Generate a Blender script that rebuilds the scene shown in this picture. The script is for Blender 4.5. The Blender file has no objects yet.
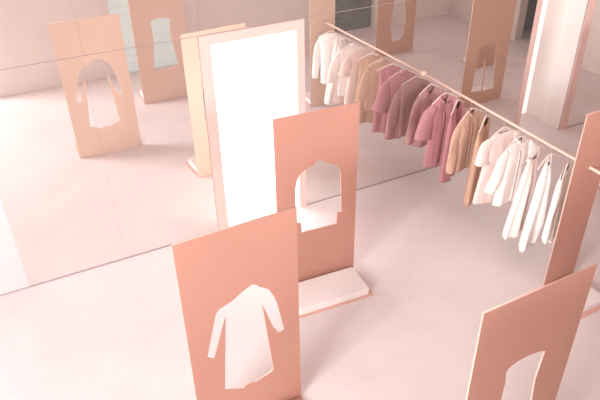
import bpy, bmesh, math, random
from mathutils import Vector, Matrix
C = bpy.context.scene.collection
rnd = random.Random(7)
PI = math.pi

# ------------------------------------------------------------------ materials
def lin(c):
    return tuple(((v/255)/12.92 if v/255 <= .04045 else ((v/255+.055)/1.055)**2.4) for v in c) + (1,)

def mat(name, col, rough=.6, noise=0., scale=8., bump=0., bscale=60., metallic=0., col2=None, coord='Object', spec=.3, stretch=None, detail=5):
    m = bpy.data.materials.new(name); m.use_nodes = True
    nt = m.node_tree; b = nt.nodes['Principled BSDF']
    b.inputs['Roughness'].default_value = rough
    b.inputs['Metallic'].default_value = metallic
    b.inputs['Specular IOR Level'].default_value = spec
    c = lin(col); b.inputs['Base Color'].default_value = c
    tc = nt.nodes.new('ShaderNodeTexCoord')
    vec = tc.outputs[coord]
    if stretch:
        mp = nt.nodes.new('ShaderNodeMapping'); mp.inputs['Scale'].default_value = stretch
        nt.links.new(vec, mp.inputs['Vector']); vec = mp.outputs['Vector']
    if noise > 0 or col2:
        n = nt.nodes.new('ShaderNodeTexNoise'); n.inputs['Scale'].default_value = scale
        n.inputs['Detail'].default_value = detail; n.inputs['Roughness'].default_value = .6
        nt.links.new(vec, n.inputs['Vector'])
        r = nt.nodes.new('ShaderNodeValToRGB')
        r.color_ramp.elements[0].position = .3; r.color_ramp.elements[1].position = .7
        if col2: a, d = c, lin(col2)
        else:
            a = tuple(max(0, v*(1-noise)) for v in c[:3])+(1,); d = tuple(min(1, v*(1+noise)) for v in c[:3])+(1,)
        r.color_ramp.elements[0].color = a; r.color_ramp.elements[1].color = d
        nt.links.new(n.outputs['Fac'], r.inputs['Fac'])
        nt.links.new(r.outputs['Color'], b.inputs['Base Color'])
    if bump > 0:
        n2 = nt.nodes.new('ShaderNodeTexNoise'); n2.inputs['Scale'].default_value = bscale
        n2.inputs['Detail'].default_value = 6
        nt.links.new(vec, n2.inputs['Vector'])
        bp = nt.nodes.new('ShaderNodeBump'); bp.inputs['Strength'].default_value = bump
        bp.inputs['Distance'].default_value = .02
        nt.links.new(n2.outputs['Fac'], bp.inputs['Height'])
        nt.links.new(bp.outputs['Normal'], b.inputs['Normal'])
    return m

def emis(name, col, strength):
    m = bpy.data.materials.new(name); m.use_nodes = True
    b = m.node_tree.nodes['Principled BSDF']
    b.inputs['Base Color'].default_value = lin(col)
    b.inputs['Emission Color'].default_value = lin(col)
    b.inputs['Emission Strength'].default_value = strength
    return m

def mirror_mat():
    m = bpy.data.materials.new('mirror_glass'); m.use_nodes = True
    nt = m.node_tree; nt.nodes.clear()
    out = nt.nodes.new('ShaderNodeOutputMaterial')
    g = nt.nodes.new('ShaderNodeBsdfGlossy'); g.inputs['Roughness'].default_value = 0.0
    g.inputs['Color'].default_value = (.90, .868, .848, 1)
    d = nt.nodes.new('ShaderNodeBsdfDiffuse'); d.inputs['Color'].default_value = (.95, .86, .82, 1)
    mx = nt.nodes.new('ShaderNodeMixShader')
    tc = nt.nodes.new('ShaderNodeTexCoord')
    n = nt.nodes.new('ShaderNodeTexNoise'); n.inputs['Scale'].default_value = 1.6; n.inputs['Detail'].default_value = 4
    nt.links.new(tc.outputs['Object'], n.inputs['Vector'])
    mr = nt.nodes.new('ShaderNodeMapRange')
    mr.inputs['To Min'].default_value = .045; mr.inputs['To Max'].default_value = .085   # diffuse share imitates a veil of light over the reflections
    nt.links.new(n.outputs['Fac'], mr.inputs['Value'])
    nt.links.new(mr.outputs['Result'], mx.inputs['Fac'])
    nt.links.new(g.outputs[0], mx.inputs[1]); nt.links.new(d.outputs[0], mx.inputs[2])
    nt.links.new(mx.outputs[0], out.inputs['Surface'])
    return m

M = {}
M['floor'] = mat('pink_screed', (224, 209, 207), .62, scale=1.3, bump=.12, bscale=30, col2=(234, 219, 217), detail=9)
M['plaster'] = mat('pale_pink_plaster', (212, 199, 198), .85, noise=.02, scale=2.5, bump=.08, bscale=40)
M['back_wall'] = mat('warm_plaster', (242, 230, 223), .85, noise=.03, scale=2.5, bump=.08, bscale=40)
M['right_wall'] = mat('cream_plaster', (226, 210, 202), .85, noise=.03, scale=2.5, bump=.08, bscale=40)
M['dark_gap'] = mat('shadow_gap', (176, 152, 152), .8, noise=.05)
M['grey_green'] = mat('grey_green_shutter', (84, 90, 82), .7, scale=3.5, bump=.3, bscale=14, col2=(120, 124, 116), stretch=(1, 1, 3))
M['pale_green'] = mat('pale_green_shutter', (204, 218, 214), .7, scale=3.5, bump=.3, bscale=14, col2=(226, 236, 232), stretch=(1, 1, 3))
_b = M['pale_green'].node_tree.nodes['Principled BSDF']   # added glow on this paler shutter stands in for light falling on it
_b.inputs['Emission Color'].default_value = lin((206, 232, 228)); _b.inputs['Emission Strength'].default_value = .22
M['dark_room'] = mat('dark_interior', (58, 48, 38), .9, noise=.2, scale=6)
M['white_post'] = mat('white_paint', (246, 238, 232), .6, noise=.01)
M['panel_front'] = mat('salmon_board', (190, 137, 121), .5, noise=.035, scale=2.0, stretch=(1, 1, .35), spec=.35)
M['panel_back'] = mat('peach_board', (228, 196, 176), .55, noise=.03, scale=2.0, stretch=(1, 1, .35), spec=.3)
M['panel_back_shaded'] = mat('shaded_peach_board', (206, 160, 134), .55, noise=.03, scale=2.0, stretch=(1, 1, .35), spec=.3)  # darker copy of the peach back, weaker light at the right in its colour
M['foot_plate'] = mat('salmon_plate', (226, 178, 164), .5, noise=.02, scale=2.0)
M['panel_edge'] = mat('pale_board_edge', (230, 190, 174), .6, noise=.02)
M['block'] = mat('pale_stone', (248, 238, 235), .8, noise=.03, scale=18, bump=.15, bscale=70)
M['frame'] = mat('pink_frame', (226, 190, 182), .6, noise=.015, scale=3)
M['reveal'] = mat('cream_reveal', (242, 230, 225), .6, noise=.01, scale=3)
M['rail'] = mat('pink_rail', (243, 206, 190), .45, noise=.01)
M['hanger'] = mat('blush_hanger', (252, 228, 218), .5, noise=.01)
M['hook'] = mat('blush_wire', (232, 196, 182), .35, noise=.01, metallic=.3)
M['button'] = mat('shell_button', (206, 178, 170), .4, noise=.02)
M['niche_light'] = emis('white_light_panel', (252, 253, 255), 2.6)
M['niche_light_2'] = emis('white_light_panel_right', (255, 252, 249), .42)
M['mirror'] = mirror_mat()
def fabric(n, c, c2=None):
    M[n] = mat(n, c, .92, noise=.06 if not c2 else 0, scale=9, bump=.25, bscale=45, col2=c2, spec=.1)
fabric('rosy_brown', (202, 158, 156)); fabric('mauve', (212, 156, 160)); fabric('deep_mauve', (194, 136, 142))
fabric('tan', (218, 180, 160)); fabric('dark_tan', (204, 166, 144)); fabric('dusty_blush', (246, 222, 215))
fabric('blush_white', (253, 240, 235)); fabric('pale_pink', (251, 228, 222)); fabric('white_cotton', (252, 244, 239))
fabric('cuff_white', (251, 236, 230)); fabric('shade_brown', (120, 92, 84)); fabric('pink_side', (228, 176, 168))

# ------------------------------------------------------------------ helpers
def link(name, me, m=None, parent=None, smooth=False):
    o = bpy.data.objects.new(name, me); C.objects.link(o)
    if m:
        for x in (m if isinstance(m, (list, tuple)) else [m]): me.materials.append(M[x])
    if parent: o.parent = parent
    if smooth:
        for p in me.polygons: p.use_smooth = True
    return o
def obj(name, bm, m, parent=None, smooth=False):
    bmesh.ops.recalc_face_normals(bm, faces=bm.faces)
    me = bpy.data.meshes.new(name); bm.to_mesh(me); bm.free()
    return link(name, me, m, parent, smooth)
def tag(o, label, cat, group=None):
    o['label'] = label; o['category'] = cat
    if group: o['group'] = group
    return o
def struct(o):
    o['kind'] = 'structure'; return o
def empty(name, loc, rz=0):
    o = bpy.data.objects.new(name, None); C.objects.link(o); o.empty_display_size = .1
    o.location = loc; o.rotation_euler = (0, 0, rz); return o
def add_box(bm, x0, x1, y0, y1, z0, z1):
    r = bmesh.ops.create_cube(bm, size=1)
    for v in r['verts']:
        v.co = Vector(((x0+x1)/2+v.co.x*(x1-x0), (y0+y1)/2+v.co.y*(y1-y0), (z0+z1)/2+v.co.z*(z1-z0)))
    return r['verts']
def box(*a):
    bm = bmesh.new(); add_box(bm, *a); return bm
def add_tube(bm, pts, r, n=10, cap=True):
    pts = [Vector(p) for p in pts]; rings = []
    rr = r if isinstance(r, (list, tuple)) else [r]*len(pts)
    prev = None
    for i, p in enumerate(pts):
        t = (pts[min(i+1, len(pts)-1)]-pts[max(i-1, 0)]).normalized()
        if prev is None:
            ref = Vector((0, 0, 1)) if abs(t.z) < .9 else Vector((1, 0, 0))
            u = t.cross(ref).normalized()
        else: u = (prev-t*prev.dot(t)).normalized()
        prev = u; w = t.cross(u)
        rings.append([bm.verts.new(p+(u*math.cos(2*PI*k/n)+w*math.sin(2*PI*k/n))*rr[i]) for k in range(n)])
    for a, b in zip(rings, rings[1:]):
        for k in range(n): bm.faces.new((a[k], a[(k+1) % n], b[(k+1) % n], b[k]))
    if cap:
        bm.faces.new(rings[0][::-1]); bm.faces.new(rings[-1])

def flat_shape(name, outer, holes, thick, mats, parent, smooth_holes=True):
    """upright board in the xz plane with holes; outer/holes are (x,z) lists; faces -y front, +y back"""
    cu = bpy.data.curves.new('tmp', 'CURVE'); cu.dimensions = '2D'; cu.fill_mode = 'BOTH'; cu.extrude = thick/2
    for pts in [outer]+holes:
        s = cu.splines.new('POLY'); s.points.add(len(pts)-1); s.use_cyclic_u = True
        for p, q in zip(s.points, pts): p.co = (q[0], q[1], 0, 1)
    o = bpy.data.objects.new('tmp', cu); C.objects.link(o)
    dg = bpy.context.evaluated_depsgraph_get(); dg.update()
    me = bpy.data.meshes.new_from_object(o.evaluated_get(dg))
    bpy.data.objects.remove(o); bpy.data.curves.remove(cu)
    me.transform(Matrix.Rotation(PI/2, 4, 'X'))
    me.name = name; me.materials.clear()
    r = link(name, me, mats, parent)
    for p in me.polygons:
        p.material_index = 0 if p.normal.y < -.7 else (1 if p.normal.y > .7 else 2)
    return r

# ------------------------------------------------------------------ room shell
XL, XR, YF, HS, HT, HC = -.34, 9.72, -5.64, 2.40, 3.6, 5.3
struct(obj('floor', box(-4.5, 11.6, -7.2, 1.0, -.1, 0), 'floor'))
# wall behind the mirrors, with the two portal openings
N1 = (1.95, 2.925, 2.285); N2 = (6.52, 7.41, 2.285)
bm = bmesh.new()
WY0, WY1 = .012, .03
for a in ((XL, N1[0], 0, HC), (N1[0], N1[1], N1[2], HC), (N1[1], N2[0], 0, HC), (N2[0], N2[1], N2[2], HC), (N2[1], 11.6, 0, HC)):
    add_box(bm, a[0], a[1], WY0, WY1, a[2], a[3])
struct(obj('wall_back', bm, 'dark_gap'))
struct(obj('wall_left', box(-4.5, XL-.0005, 0, .03, 0, HC), 'plaster'))
# front wall below the mezzanine with two shuttered openings
O1, O2 = (1.97, 3.22), (6.3, 7.64)
bm = bmesh.new()
HF = 2.9
for a in ((-.5, O1[0], 0, HF), (O1[0], O1[1], 2.2, HF), (O1[1], O2[0], 0, HF), (O2[0], O2[1], 2.2, HF), (O2[1], XR, 0, HF)):
    add_box(bm, a[0], a[1], YF-.15, YF, a[2], a[3])
struct(obj('wall_front', bm, 'back_wall'))
for i, (o, side) in enumerate(((O1, 1), (O2, 1))):
    r = struct(empty('window_%d' % (i+1), (o[0], YF-(.04 if i == 0 else .12), 0)))
    w = o[1]-o[0]
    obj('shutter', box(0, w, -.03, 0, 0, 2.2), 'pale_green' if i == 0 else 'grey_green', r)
    obj('post', box(w-.005, w+.05, 0, .13, 0, 2.2), 'white_post', r)
# right wall with the dark doorway
bm = bmesh.new()
D0, D1 = -3.46, -2.35
for a in ((-7.2, D0, 0, HC), (D0, D1, 2.2, HC), (D1, WY0, 0, HC)):
    add_box(bm, XR, XR+.2, a[0], a[1], a[2], a[3])
struct(obj('wall_right', bm, 'right_wall'))
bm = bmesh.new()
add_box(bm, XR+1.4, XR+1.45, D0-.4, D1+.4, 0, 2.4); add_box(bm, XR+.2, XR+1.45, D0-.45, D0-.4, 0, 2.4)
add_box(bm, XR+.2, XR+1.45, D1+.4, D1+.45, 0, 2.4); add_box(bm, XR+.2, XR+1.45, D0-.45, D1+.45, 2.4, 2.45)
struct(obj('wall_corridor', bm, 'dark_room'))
struct(obj('baseboard_back', box(-4.5, 1.82, -.006, .0115, .0, .013), 'dark_gap'))
struct(obj('baseboard_middle', box(3.02, 6.42, -.006, .0115, .0, .013), 'dark_gap'))
struct(obj('baseboard_right', box(7.55, XR, -.006, .0115, .0, .013), 'dark_gap'))

struct(obj('ceiling', box(-4.5, 11.6, -7.2, 1.0, HC, HC+.1), 'plaster'))
# mirrors
def mirror(x0, x1, z0, z1, label, gx=.0005):
    bm = box(x0+gx, x1-gx, 0, .008, z0, z1)
    o = obj('mirror_panel', bm, 'mirror')
    tag(o, label, 'mirror', 'mirror panels covering the back wall')
low = [(XL, .69, 'large lower mirror panel at the far left end of the mirror wall'),
       (.69, 1.82, 'lower mirror panel directly left of the wide-lit white portal on the left'),
       (3.02, 4.165, 'lower mirror panel directly right of the left lit portal, behind the jacket-cutout board'),
       (4.165, 5.32, 'lower mirror panel that the clothes rail is fixed to'),
       (5.32, 6.42, 'lower mirror panel just left of the right-hand portal'),
       (7.55, 8.65, 'lower mirror panel just right of the right-hand portal'),
       (8.65, XR-.005, 'lower mirror panel in the far right corner by the side wall')]
for x0, x1, l in low: mirror(x0, x1, .015, HS-.004, l)
up = [(XL, .71, 'upper mirror panel above the seam at far left'), (.71, 1.85, 'upper mirror panel above the seam, left of the lit portal'),
      (1.85, 3.02, 'upper mirror panel directly above the left lit portal'), (3.02, 4.165, 'upper mirror panel right of the one over the left portal'),
      (4.165, 5.32, 'upper mirror panel above the clothes rail'), (5.32, 6.42, 'upper mirror panel left of the one over the right portal'),
      (6.42, 7.55, 'upper mirror panel directly above the right-hand portal'), (7.55, 8.65, 'upper mirror panel right of the one over the right portal'),
      (8.65, XR-.005, 'upper mirror panel in the far right corner by the side wall')]
for x0, x1, l in up: mirror(x0, x1, HS+.004, HT, l)

# lit portals
def portal(i, F0, F1, N, light, depth, reveal):
    r = struct(empty('door_%d' % i, (N[0], 0, 0)))
    bm = bmesh.new()
    for a in ((F0, N[0], 0, HS-.006), (N[1], F1, 0, HS-.006), (N[0], N[1], N[2], HS-.006)):
        add_box(bm, a[0]-N[0], a[1]-N[0], -.004, .011, a[2], a[3])
    obj('frame', bm, 'frame', r)
    w = N[1]-N[0]; bm = bmesh.new()
    y0 = .0115
    add_box(bm, -.03, 0, y0+.02, depth, 0, N[2]+.03); add_box(bm, w, w+.03, y0+.02, depth, 0, N[2]+.03)
    add_box(bm, 0, w, y0+.02, depth, N[2], N[2]+.03)
    obj('reveal', bm, reveal, r)
    obj('light_panel', box(-.03, w+.03, depth, depth+.03, 0, N[2]+.03), light, r)
portal(1, 1.825, 3.018, N1, 'niche_light', .72, 'white_post')
portal(2, 6.424, 7.546, N2, 'niche_light_2', .72, 'reveal')

# ------------------------------------------------------------------ display boards
def board(xc, y, rot, w, h, holes, label, group=None, plate=(.0, .47), block=None, blabel=None, back='panel_back'):
    r = empty('display_panel', (xc, y, 0), rot)
    tag(r, label, 'panel', 'freestanding salmon display panels')
    hs = [[(px-xc, pz) for px, pz in hole] for hole in holes]
    flat_shape('board', [(-w/2, .004), (w/2, .004), (w/2, h), (-w/2, h)], hs, .012, ['panel_front', back, 'panel_edge'], r)
    obj('foot_plate', box(-w/2, w/2, -plate[1], .008, 0, .005), 'foot_plate', r)
    bw, bd, bh, rad = block or (w-.075, .39, .082, .02)
    bm = bmesh.new(); add_box(bm, -bw/2, bw/2, -bd/2, bd/2, 0, bh)
    ve = [e for e in bm.edges if abs(e.verts[0].co.z-e.verts[1].co.z) > bh/2]
    bmesh.ops.bevel(bm, geom=ve, offset=rad, segments=5, profile=.5, affect='EDGES')
    ho = [e for e in bm.edges if abs(e.verts[0].co.z-e.verts[1].co.z) < .001]
    bmesh.ops.bevel(bm, geom=ho, offset=.005, segments=2, profile=.5, affect='EDGES')
    b = obj('weight_block', bm, 'block')
    c, s = math.cos(rot), math.sin(rot); ly = -.04-.01-bd/2
    b.location = (xc-ly*s, y+ly*c, .0052); b.rotation_euler = (0, 0, rot)
    tag(b, blabel, 'block', 'pale stone blocks weighing down the panel feet')
    return r
coat = [(1.209, 1.409), (1.241, 1.399), (1.262, 1.378), (1.333, 1.34), (1.398, 1.17), (1.446, .879), (1.401, .855), (1.356, .944), (1.278, 1.215), (1.338, .467), (1.181, .409), (1.138, .429), (1.083, .422), (1.073, .397), (.912, .461), (.983, 1.21), (.858, .849), (.806, .879), (.911, 1.273), (.941, 1.312)]
coat = [(.911, 1.273), (.941, 1.312), (1.05, 1.35), (1.13, 1.40), (1.209, 1.437), (1.241, 1.42), (1.262, 1.39), (1.333, 1.34), (1.372, 1.26), (1.398, 1.17), (1.446, .879), (1.401, .855), (1.356, .944), (1.278, 1.215), (1.338, .467), (1.181, .409), (1.138, .429), (1.083, .422), (1.073, .397), (.912, .461), (.983, 1.21), (.858, .849), (.806, .879)]
jacket = [(2.503, 1.473), (2.53, 1.443), (2.602, 1.411), (2.655, 1.38), (2.685, 1.33), (2.7, 1.275), (2.72, .819), (2.67, .824), (2.664, .685), (2.271, .683), (2.268, .809), (2.211, .818), (2.215, 1.21), (2.228, 1.29), (2.255, 1.36), (2.30, 1.40), (2.412, 1.443), (2.442, 1.478)]
dress = [(2.318, 1.355), (2.335, 1.385), (2.40, 1.41), (2.50, 1.415), (2.60, 1.40), (2.642, 1.375), (2.632, 1.25), (2.622, 1.12), (2.64, .95), (2.66, .80), (2.685, .60), (2.66, .575), (2.28, .545), (2.30, .80), (2.33, 1.07), (2.332, 1.25)]
skirt = [(6.99, 1.38), (7.1, 1.42), (7.2, 1.42), (7.28, 1.38), (7.25, 1.2), (7.234, 1.06), (7.285, .75), (7.285, .60), (7.271, .447), (7.25, .36), (7.20, .30), (7.12, .275), (7.02, .272), (6.985, .33), (6.955, .55), (6.944, .652), (6.965, .82), (6.985, 1.0), (6.99, 1.2)]
legs_l = [(6.81, 1.007), (6.992, 1.015), (7.156, 1.02), (7.2, .619), (7.239, .228), (7.005, .224), (6.984, .763), (6.968, .763), (6.985, .232), (6.769, .246), (6.795, .628)]
board(1.131, -2.657, .011, .905, 1.985, [coat], 'salmon board with a long-sleeved coat-shaped cutout, front left of the floor', block=(.70, .36, .068, .02), blabel='pale block on the foot of the coat-cutout board')
board(2.449, -1.35, -.065, .866, 2.0, [jacket], 'salmon board with a jacket-shaped cutout, standing before the lit white portal', blabel='pale flat block on the foot of the jacket-cutout board')
board(2.464, -4.083, .012, .891, 1.987, [dress], 'salmon board with a sleeveless dress cutout, cropped at the lower right of the frame', blabel='pale block on the foot of the dress-cutout board, seen in the mirror')
hole = [(4.682+.02*math.cos(k*PI/10), 1.4165+.02*math.sin(k*PI/10)) for k in range(20)]
board(4.668, -2.602, .03, .438, 2.018, [hole], 'narrow plain salmon board holding the near end of the clothes rail', plate=(0, .5), block=(.36, .40, .068, .06), blabel='pale round-cornered block on the foot of the narrow board under the clothes rail')
board(7.073, -4.011, 0, .893, 2.0, [skirt], 'salmon board with a tall rounded cutout, outside the frame at right, reflected above the rail', blabel='pale block on the foot of the tall rounded-cutout board', back='panel_back_shaded')
board(7.0, -1.355, .015, .86, 2.0, [legs_l], 'salmon board with a trouser-shaped cutout, outside the frame, reflected left of the right portal', blabel='pale block on the foot of the trouser-cutout board', back='panel_back_shaded')
board(8.2, -2.62, 0, .44, 2.0, [], 'narrow plain board behind the trouser-cutout board, glimpsed through that cutout in the mirror', block=(.36, .40, .068, .06), blabel='pale block on the foot of the narrow board at far right', back='panel_back_shaded')

# ------------------------------------------------------------------ clothes rail
RX = 4.69
def rz(y): return 1.447+.0125*y
rail = empty('clothes_rail', (RX, 0, 0))
tag(rail, 'pale pink clothes rail running from the mirror wall to the narrow salmon board', 'clothes rail')
bm = bmesh.new(); add_tube(bm, [(0, -.004, rz(0)), (0, -1.4, rz(-1.4)), (0, -2.80, rz(-2.8))], .0145, 14)
obj('pole', bm, 'rail', rail, True)
bm = bmesh.new(); add_tube(bm, [(0, -.001, rz(0)), (0, -.012, rz(0)), (0, -.014, rz(0)), (0, -.04, rz(0))], [.036, .036, .022, .02], 18)
obj('wall_flange', bm, 'rail', rail)
bm = bmesh.new(); add_tube(bm, [(0, -2.80, rz(-2.8)), (0, -2.815, rz(-2.8))], .0165, 14)
obj('end_cap', bm, 'rail', rail)

# ------------------------------------------------------------------ hangers and garments
APEX = -.075
def arm(x, span=.2):       # height of the hanger's shoulder line below the rail axis
    u = min(1, abs(x)/span)
    return APEX-.012-.10*u**1.2
def hanger(y, yaw, label, span=.2):
    r = empty('hanger', (RX, y, rz(y)), yaw)
    tag(r, label, 'hanger', 'pale pink hangers on the clothes rail')
    bm = bmesh.new()
    R = .0195
    pts = [(0, R*math.cos(a), R*math.sin(a)) for a in [math.radians(d) for d in range(-35, 200, 18)]]
    # hook goes over the pole, then drops to the apex
    pts = [(0, R*math.cos(math.radians(d)), R*math.sin(math.radians(d))) for d in range(-30, 181, 15)]
    pts += [(0, -R*.9, -.018), (0, -.006, -.045), (0, 0, APEX-.004)]
    pts = [(x*1, yy, z) for x, yy, z in pts]
    c, s = math.cos(-yaw), math.sin(-yaw)
    # hook plane stays square to the pole: turn it back by the hanger's yaw, across the pole (x)
    pts = [(yy*c, yy*s, z) for x, yy, z in pts]
    add_tube(bm, pts, .0028, 6); obj('hook', bm, 'hook', r, True)
    bm = bmesh.new()
    n = 17; pts = []; rad = []
    for k in range(n):
        x = span*(2*k/(n-1)-1); pts.append((x, -.012*(abs(x)/span)**2, arm(x, span))); rad.append(.0085-.002*(abs(x)/span))
    add_tube(bm, pts, rad, 8); obj('shoulder_bar', bm, 'hanger', r, True)
    return r

def cloth_tube(name, rings, m, parent, thick=.003, cap=False):
    bm = bmesh.new(); vr = []
    for ring in rings: vr.append([bm.verts.new(p) for p in ring])
    n = len(vr[0])
    for a, b in zip(vr, vr[1:]):
        for k in range(n): bm.faces.new((a[k], a[(k+1) % n], b[(k+1) % n], b[k]))
    if cap: bm.faces.new(vr[0])
    o = obj(name, bm, m, parent, True)
    md = o.modifiers.new('hem', 'SOLIDIFY'); md.thickness = thick; md.offset = 0
    return o

def garment(kind, y, yaw, g):
    """g: dict of proportions; local z = 0 at the rail axis, x across the hanger, -y front"""
    r = empty(kind, (RX, y, rz(y)), yaw)
    L = g['len']; ws = g.get('ws', .2); prof = g['prof']; th = g.get('th', .045); seed = g.get('seed', 1)
    q = random.Random(seed); ph = [q.uniform(0, 6.28) for _ in range(6)]
    nk, nf, nb = g.get('neck', .06), g.get('front', .06), g.get('back', .02)
    fold, nfold = g.get('fold', .012), g.get('nfold', 4)
    N, K = 56, 26
    lean = g.get('lean', 0); skew = g.get('skew', 0)
    def W(v):
        for (a, wa), (b, wb) in zip(prof, prof[1:]):
            if v <= b:
                t = (v-a)/(b-a); t = t*t*(3-2*t); return wa+(wb-wa)*t
        return prof[-1][1]
    rings = []
    for i in range(K+1):
        v = (i/K)**1.15; w = W(v); ring = []
        t = th*(.35+.65*min(1, v*4))*(1+g.get('flare', .25)*v)
        for k in range(N):
            a = 2*PI*k/N; cx, sy = math.cos(a), math.sin(a)
            x = w*math.copysign(abs(cx)**.75, cx); yy = t*math.copysign(abs(sy)**.8, sy)
            xs = x/max(w, 1e-4)
            f = fold*(v**.8)*(math.sin(nfold*PI*xs*.5+ph[0]+.8*v)+.5*math.sin((nfold*1.7)*PI*xs*.5+ph[1]))*(1.0-.3*abs(xs))
            yy += f; x += .25*fold*v*math.sin(3*a+ph[2])
            top = arm(x if abs(x) < .2 else .2)-.004
            if g.get('straps'): top = g['straps']
            if abs(x) < nk:
                d = nf if sy < 0 else nb
                top -= d*(1-(x/nk)**2)**.6
            bot = -L+skew*xs+.008*math.sin(2*a+ph[3])
            if g.get('split') and xs > 0: bot += g['split']*min(1, xs*6)
            z = top+(bot-top)*v
            ring.append(Vector((x+lean*v, yy, z)))
        rings.append(ring)
    cloth_tube('body', rings, g['m'], r)
    if g.get('straps'):
        for s in (-1, 1):
            bm = bmesh.new(); x = W(0)*.75*s
            for f in (-1, 1):
                add_tube(bm, [(x, f*.012, g['straps']-.01), (x*.85, f*.008, (g['straps']+arm(x*.8))/2), (x*.8, 0, arm(x*.8)+.011)], .004, 6)
            obj('strap', bm, g['m'], r, True)
    if 'sl' in g:
        sl, r0, r1, out = g['sl'], g.get('r0', .075), g.get('r1', .06), g.get('out', .18)
        for s in (-1, 1):
            rs = []; S = Vector((s*(ws-.055), 0, arm(.15)-.004-r0*.62))
            def path(v):
                return S+Vector((s*(.07*(1-(1-min(v, 1))**4)+out*sl*v), .012*math.sin(3*v+ph[4])-.015*v, -sl*v+.03*v*(1-v)))
            for i in range(17):
                v = i/16; c = path(v); t = (path(v+.03)-path(v-.0 if v < .02 else v-.03)).normalized()
                u = Vector((0, 1, 0)); q3 = t.cross(u).normalized(); rad = (r0+(r1-r0)*v)*(.6+.4*min(1, v/.22)); ring = []
                for k in range(26):
                    a = 2*PI*k/26
                    wob = 1+.10*math.sin(3*a+5*v+ph[5])*v
                    ring.append(c+q3*(rad*math.cos(a)*wob)+u*(rad*(.30+.25*v)*math.sin(a)*wob+.004*math.sin(10*v+2*a)))
                rs.append(ring)
            rs = [[S+(p-S)*.25 for p in rs[0]]]+rs
            so = cloth_tube('sleeve', rs, g.get('sm', g['m']), r, cap=True)
            if g.get('cuff'):
                c0 = rs[-2]; c1 = rs[-1]
                def sc(R, f):
                    mm = sum(R, Vector())/len(R); return [mm+(p-mm)*f for p in R]
                ob = cloth_tube('cuff', [sc(c0, 1.08), sc(c1, 1.09), [p+Vector((0, 0, -.012)) for p in sc(c1, 1.06)]], g['cuff'], so)
    if g.get('collar'):
        bm = bmesh.new(); n = 28; prev = None
        for k in range(n+1):
            a = -PI/2+.18+(2*PI-.36)*k/n
            x = nk*1.02*math.cos(a); yy = (.028)*math.sin(a)
            zt = arm(x)-.004-(nf*.75 if math.sin(a) < 0 else nb)*(1-min(1, (x/nk)**2))**.6
            p0 = bm.verts.new((x, yy-.002, zt-.006)); p1 = bm.verts.new((x*.94, yy*1.0, zt+.022)); p2 = bm.verts.new((x*1.22, yy*1.5-.004, zt-.012-.012*max(0, -math.sin(a))))
            if prev:
                bm.faces.new((prev[0], p0, p1, prev[1])); bm.faces.new((prev[1], p1, p2, prev[2]))
            prev = (p0, p1, p2)
        o = obj('collar', bm, g['m'], r, True); md = o.modifiers.new('t', 'SOLIDIFY'); md.thickness = .003
    if g.get('placket'):
        bm = bmesh.new(); prev = None
        px = g.get('px', 0.); fr = []
        def front(v):
            i = min(K, max(0, round(v**(1/1.15)*K))); Rg = rings[i]; x0 = px+lean*v
            cy = sum(c.y for c in Rg)/len(Rg)
            near = sorted((q_ for q_ in Rg if q_.y < cy), key=lambda q_: abs(q_.x-x0))[:4]
            return Vector((x0, sum(n_.y for n_ in near)/4, sum(n_.z for n_ in near)/4))
        fr = [front(.10+.88*k/24) for k in range(25)]
        fr = [sum(fr[max(0, k-2):k+3], Vector())/len(fr[max(0, k-2):k+3]) for k in range(25)]
        for p in fr:
            a = bm.verts.new((p.x-.014, p.y-.004, p.z)); b = bm.verts.new((p.x+.014, p.y-.004, p.z))
            if prev: bm.faces.new((prev[0], prev[1], b, a))
            prev = (a, b)
        pl = obj('placket', bm, g.get('pm', g['m']), r, True)
        md = pl.modifiers.new('t', 'SOLIDIFY'); md.thickness = .004; md.offset = 0
        if g.get('buttons'):
            for j in range(g['buttons']):
                p = fr[1+round(21*j/max(1, g['buttons']-1))]
                bm = bmesh.new(); add_tube(bm, [(p.x, p.y-.0075, p.z), (p.x, p.y-.0105, p.z)], .006, 10)
                obj('button', bm, 'button', pl)
    if g.get('belt'):
        i = round(g['belt']*K); R = rings[i]; R2 = rings[i+1]
        mm = sum(R, Vector())/len(R)
        f = lambda p, dz: Vector((mm.x+(p.x-mm.x)*1.04, mm.y+(p.y-mm.y)*1.12, p.z+dz))
        cloth_tube('belt', [[f(p, .018) for p in R], [f(p, -.018) for p in R]], g.get('bm', g['m']), r)
    return r

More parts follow.
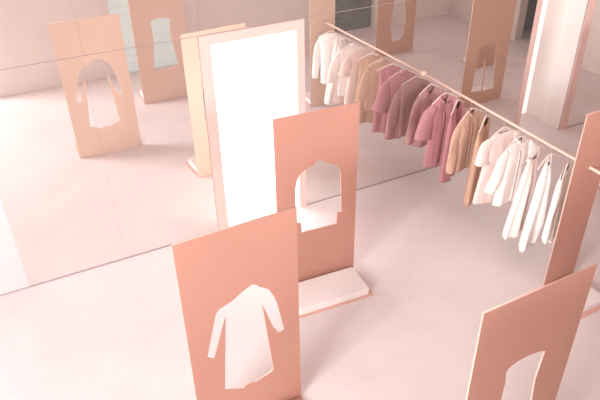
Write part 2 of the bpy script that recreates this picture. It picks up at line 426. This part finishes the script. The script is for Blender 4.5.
G = [
 ('robe', -.150, 8, dict(len=.90, prof=[(0, .2), (.25, .2), (1, .20)], m='rosy_brown', sl=.60, r0=.085, r1=.062, out=.16, neck=.055, front=.12, placket=1, pm='deep_mauve', fold=.018, seed=1), 'rosy brown long-sleeved robe with open front, nearest the mirror on the rail', 'robe'),
 ('kimono_dress', -.440, 4, dict(len=1.06, prof=[(0, .2), (.2, .19), (.45, .15), (1, .165)], m='mauve', sl=.40, r0=.10, r1=.125, out=.22, neck=.065, front=.13, collar=1, placket=1, fold=.018, lean=-.05, seed=2), 'mauve wrap dress with wide short kimono sleeves and a v-neck', 'dress'),
 ('sleeveless_dress', -.680, 30, dict(len=1.10, prof=[(0, .185), (.15, .16), (1, .2)], m='deep_mauve', neck=.07, front=.10, fold=.022, lean=-.03, seed=3), 'dark mauve sleeveless long dress next to the tan jacket', 'dress'),
 ('jacket', -.930, 14, dict(len=.84, prof=[(0, .205), (.3, .20), (1, .21)], m='tan', sl=.60, r0=.09, r1=.075, out=.10, neck=.055, front=.08, collar=1, placket=1, fold=.014, lean=-.03, seed=4), 'light tan long-sleeved jacket hanging between mauve and brown dresses', 'jacket'),
 ('sleeveless_dress', -1.170, 30, dict(len=1.14, prof=[(0, .19), (.15, .175), (1, .225)], m='dark_tan', neck=.075, front=.11, fold=.024, lean=-.05, seed=5), 'camel brown sleeveless long dress with a deep scooped neck', 'dress'),
 ('tunic', -1.460, 3, dict(len=1.0, prof=[(0, .2), (.22, .19), (1, .235)], m='dusty_blush', sl=.24, r0=.085, r1=.09, out=.22, sm='dusty_blush', cuff='cuff_white', neck=.08, front=.05, fold=.016, lean=-.04, seed=6), 'dusty blush short-sleeved long tunic with pale frilled cuffs', 'tunic'),
 ('shirt', -1.705, 6, dict(len=.88, prof=[(0, .2), (.25, .19), (1, .205)], m='blush_white', sl=.44, r0=.085, r1=.075, out=.30, neck=.05, front=.055, collar=1, placket=1, buttons=6, fold=.014, lean=-.03, seed=7), 'pale blush button shirt with a small collar and cropped sleeves', 'shirt'),
 ('slip_dress', -1.940, 18, dict(len=1.12, prof=[(0, .10), (.25, .125), (1, .225)], straps=-.20, m='pale_pink', neck=.08, front=.03, fold=.026, nfold=5, lean=-.07, seed=8), 'pale pink slip dress on thin straps with a widening skirt', 'dress'),
 ('asymmetric_dress', -2.127, 12, dict(len=1.20, prof=[(0, .045), (.2, .09), (1, .19)], straps=-.17, split=.26, m='white_cotton', neck=.035, front=.04, fold=.028, nfold=4, lean=-.02, seed=9), 'white sleeveless dress with an uneven hem, one side longer', 'dress'),
 ('blouse', -2.355, 30, dict(len=.94, prof=[(0, .19), (.25, .17), (1, .17)], m='white_cotton', sl=.66, r0=.07, r1=.05, out=.06, neck=.06, front=.06, fold=.018, seed=10), 'plain white long-sleeved blouse beside the narrow salmon board', 'blouse'),
]
for kind, y, deg, g, label, cat in G:
    yaw = math.radians(deg)
    hanger(y, yaw, 'pale pink hanger carrying the '+' '.join(label.split()[:5]).rstrip(','))
    tag(garment(kind, y, yaw, g), label, cat, 'garments on the clothes rail')

# ------------------------------------------------------------------ light
w = bpy.data.worlds.new('world'); bpy.context.scene.world = w; w.use_nodes = True
bg = w.node_tree.nodes['Background']; bg.inputs['Color'].default_value = (1, .90, .86, 1); bg.inputs['Strength'].default_value = 0.38
def area(name, loc, target, sx, sy, power, col):
    l = bpy.data.lights.new(name, 'AREA'); l.shape = 'RECTANGLE'; l.size = sx; l.size_y = sy; l.energy = power; l.color = col
    o = bpy.data.objects.new(name, l); C.objects.link(o); o.location = loc
    o.rotation_euler = (Vector(target)-Vector(loc)).to_track_quat('-Z', 'Y').to_euler(); return o
area('daylight', (-6.6, -7.3, 4.2), (3.8, -2.0, .0), 3.6, 2.0, 960, (.935, .985, 1.0))
area('front_fill', (4.8, -8.0, 3.9), (4.2, -2.5, .8), 4.0, 1.2, 210, (1, .98, .97))  # unseen fill lamp added to brighten the front faces of the boards

# ------------------------------------------------------------------ camera
f = 623.2714
rt = Vector((.8913, -.4531, -.0170)); up = Vector((.2601, .4802, .8377)); fw = Vector((.3714, .7511, -.5458))
cam = bpy.data.cameras.new('camera'); co = bpy.data.objects.new('camera', cam); C.objects.link(co)
cam.sensor_fit = 'HORIZONTAL'; cam.sensor_width = 36; cam.lens = f*36/600; cam.clip_start = .05
mw = Matrix((rt, up, -fw)).transposed().to_4x4(); mw.translation = Vector((0, -5.9166, 4.407))
co.matrix_world = mw
s = bpy.context.scene; s.camera = co
s.view_settings.view_transform = 'Standard'; s.view_settings.look = 'None'; s.view_settings.exposure = 0.52
s.cycles.caustics_reflective = True; s.cycles.caustics_refractive = False; s.cycles.sample_clamp_indirect = 4
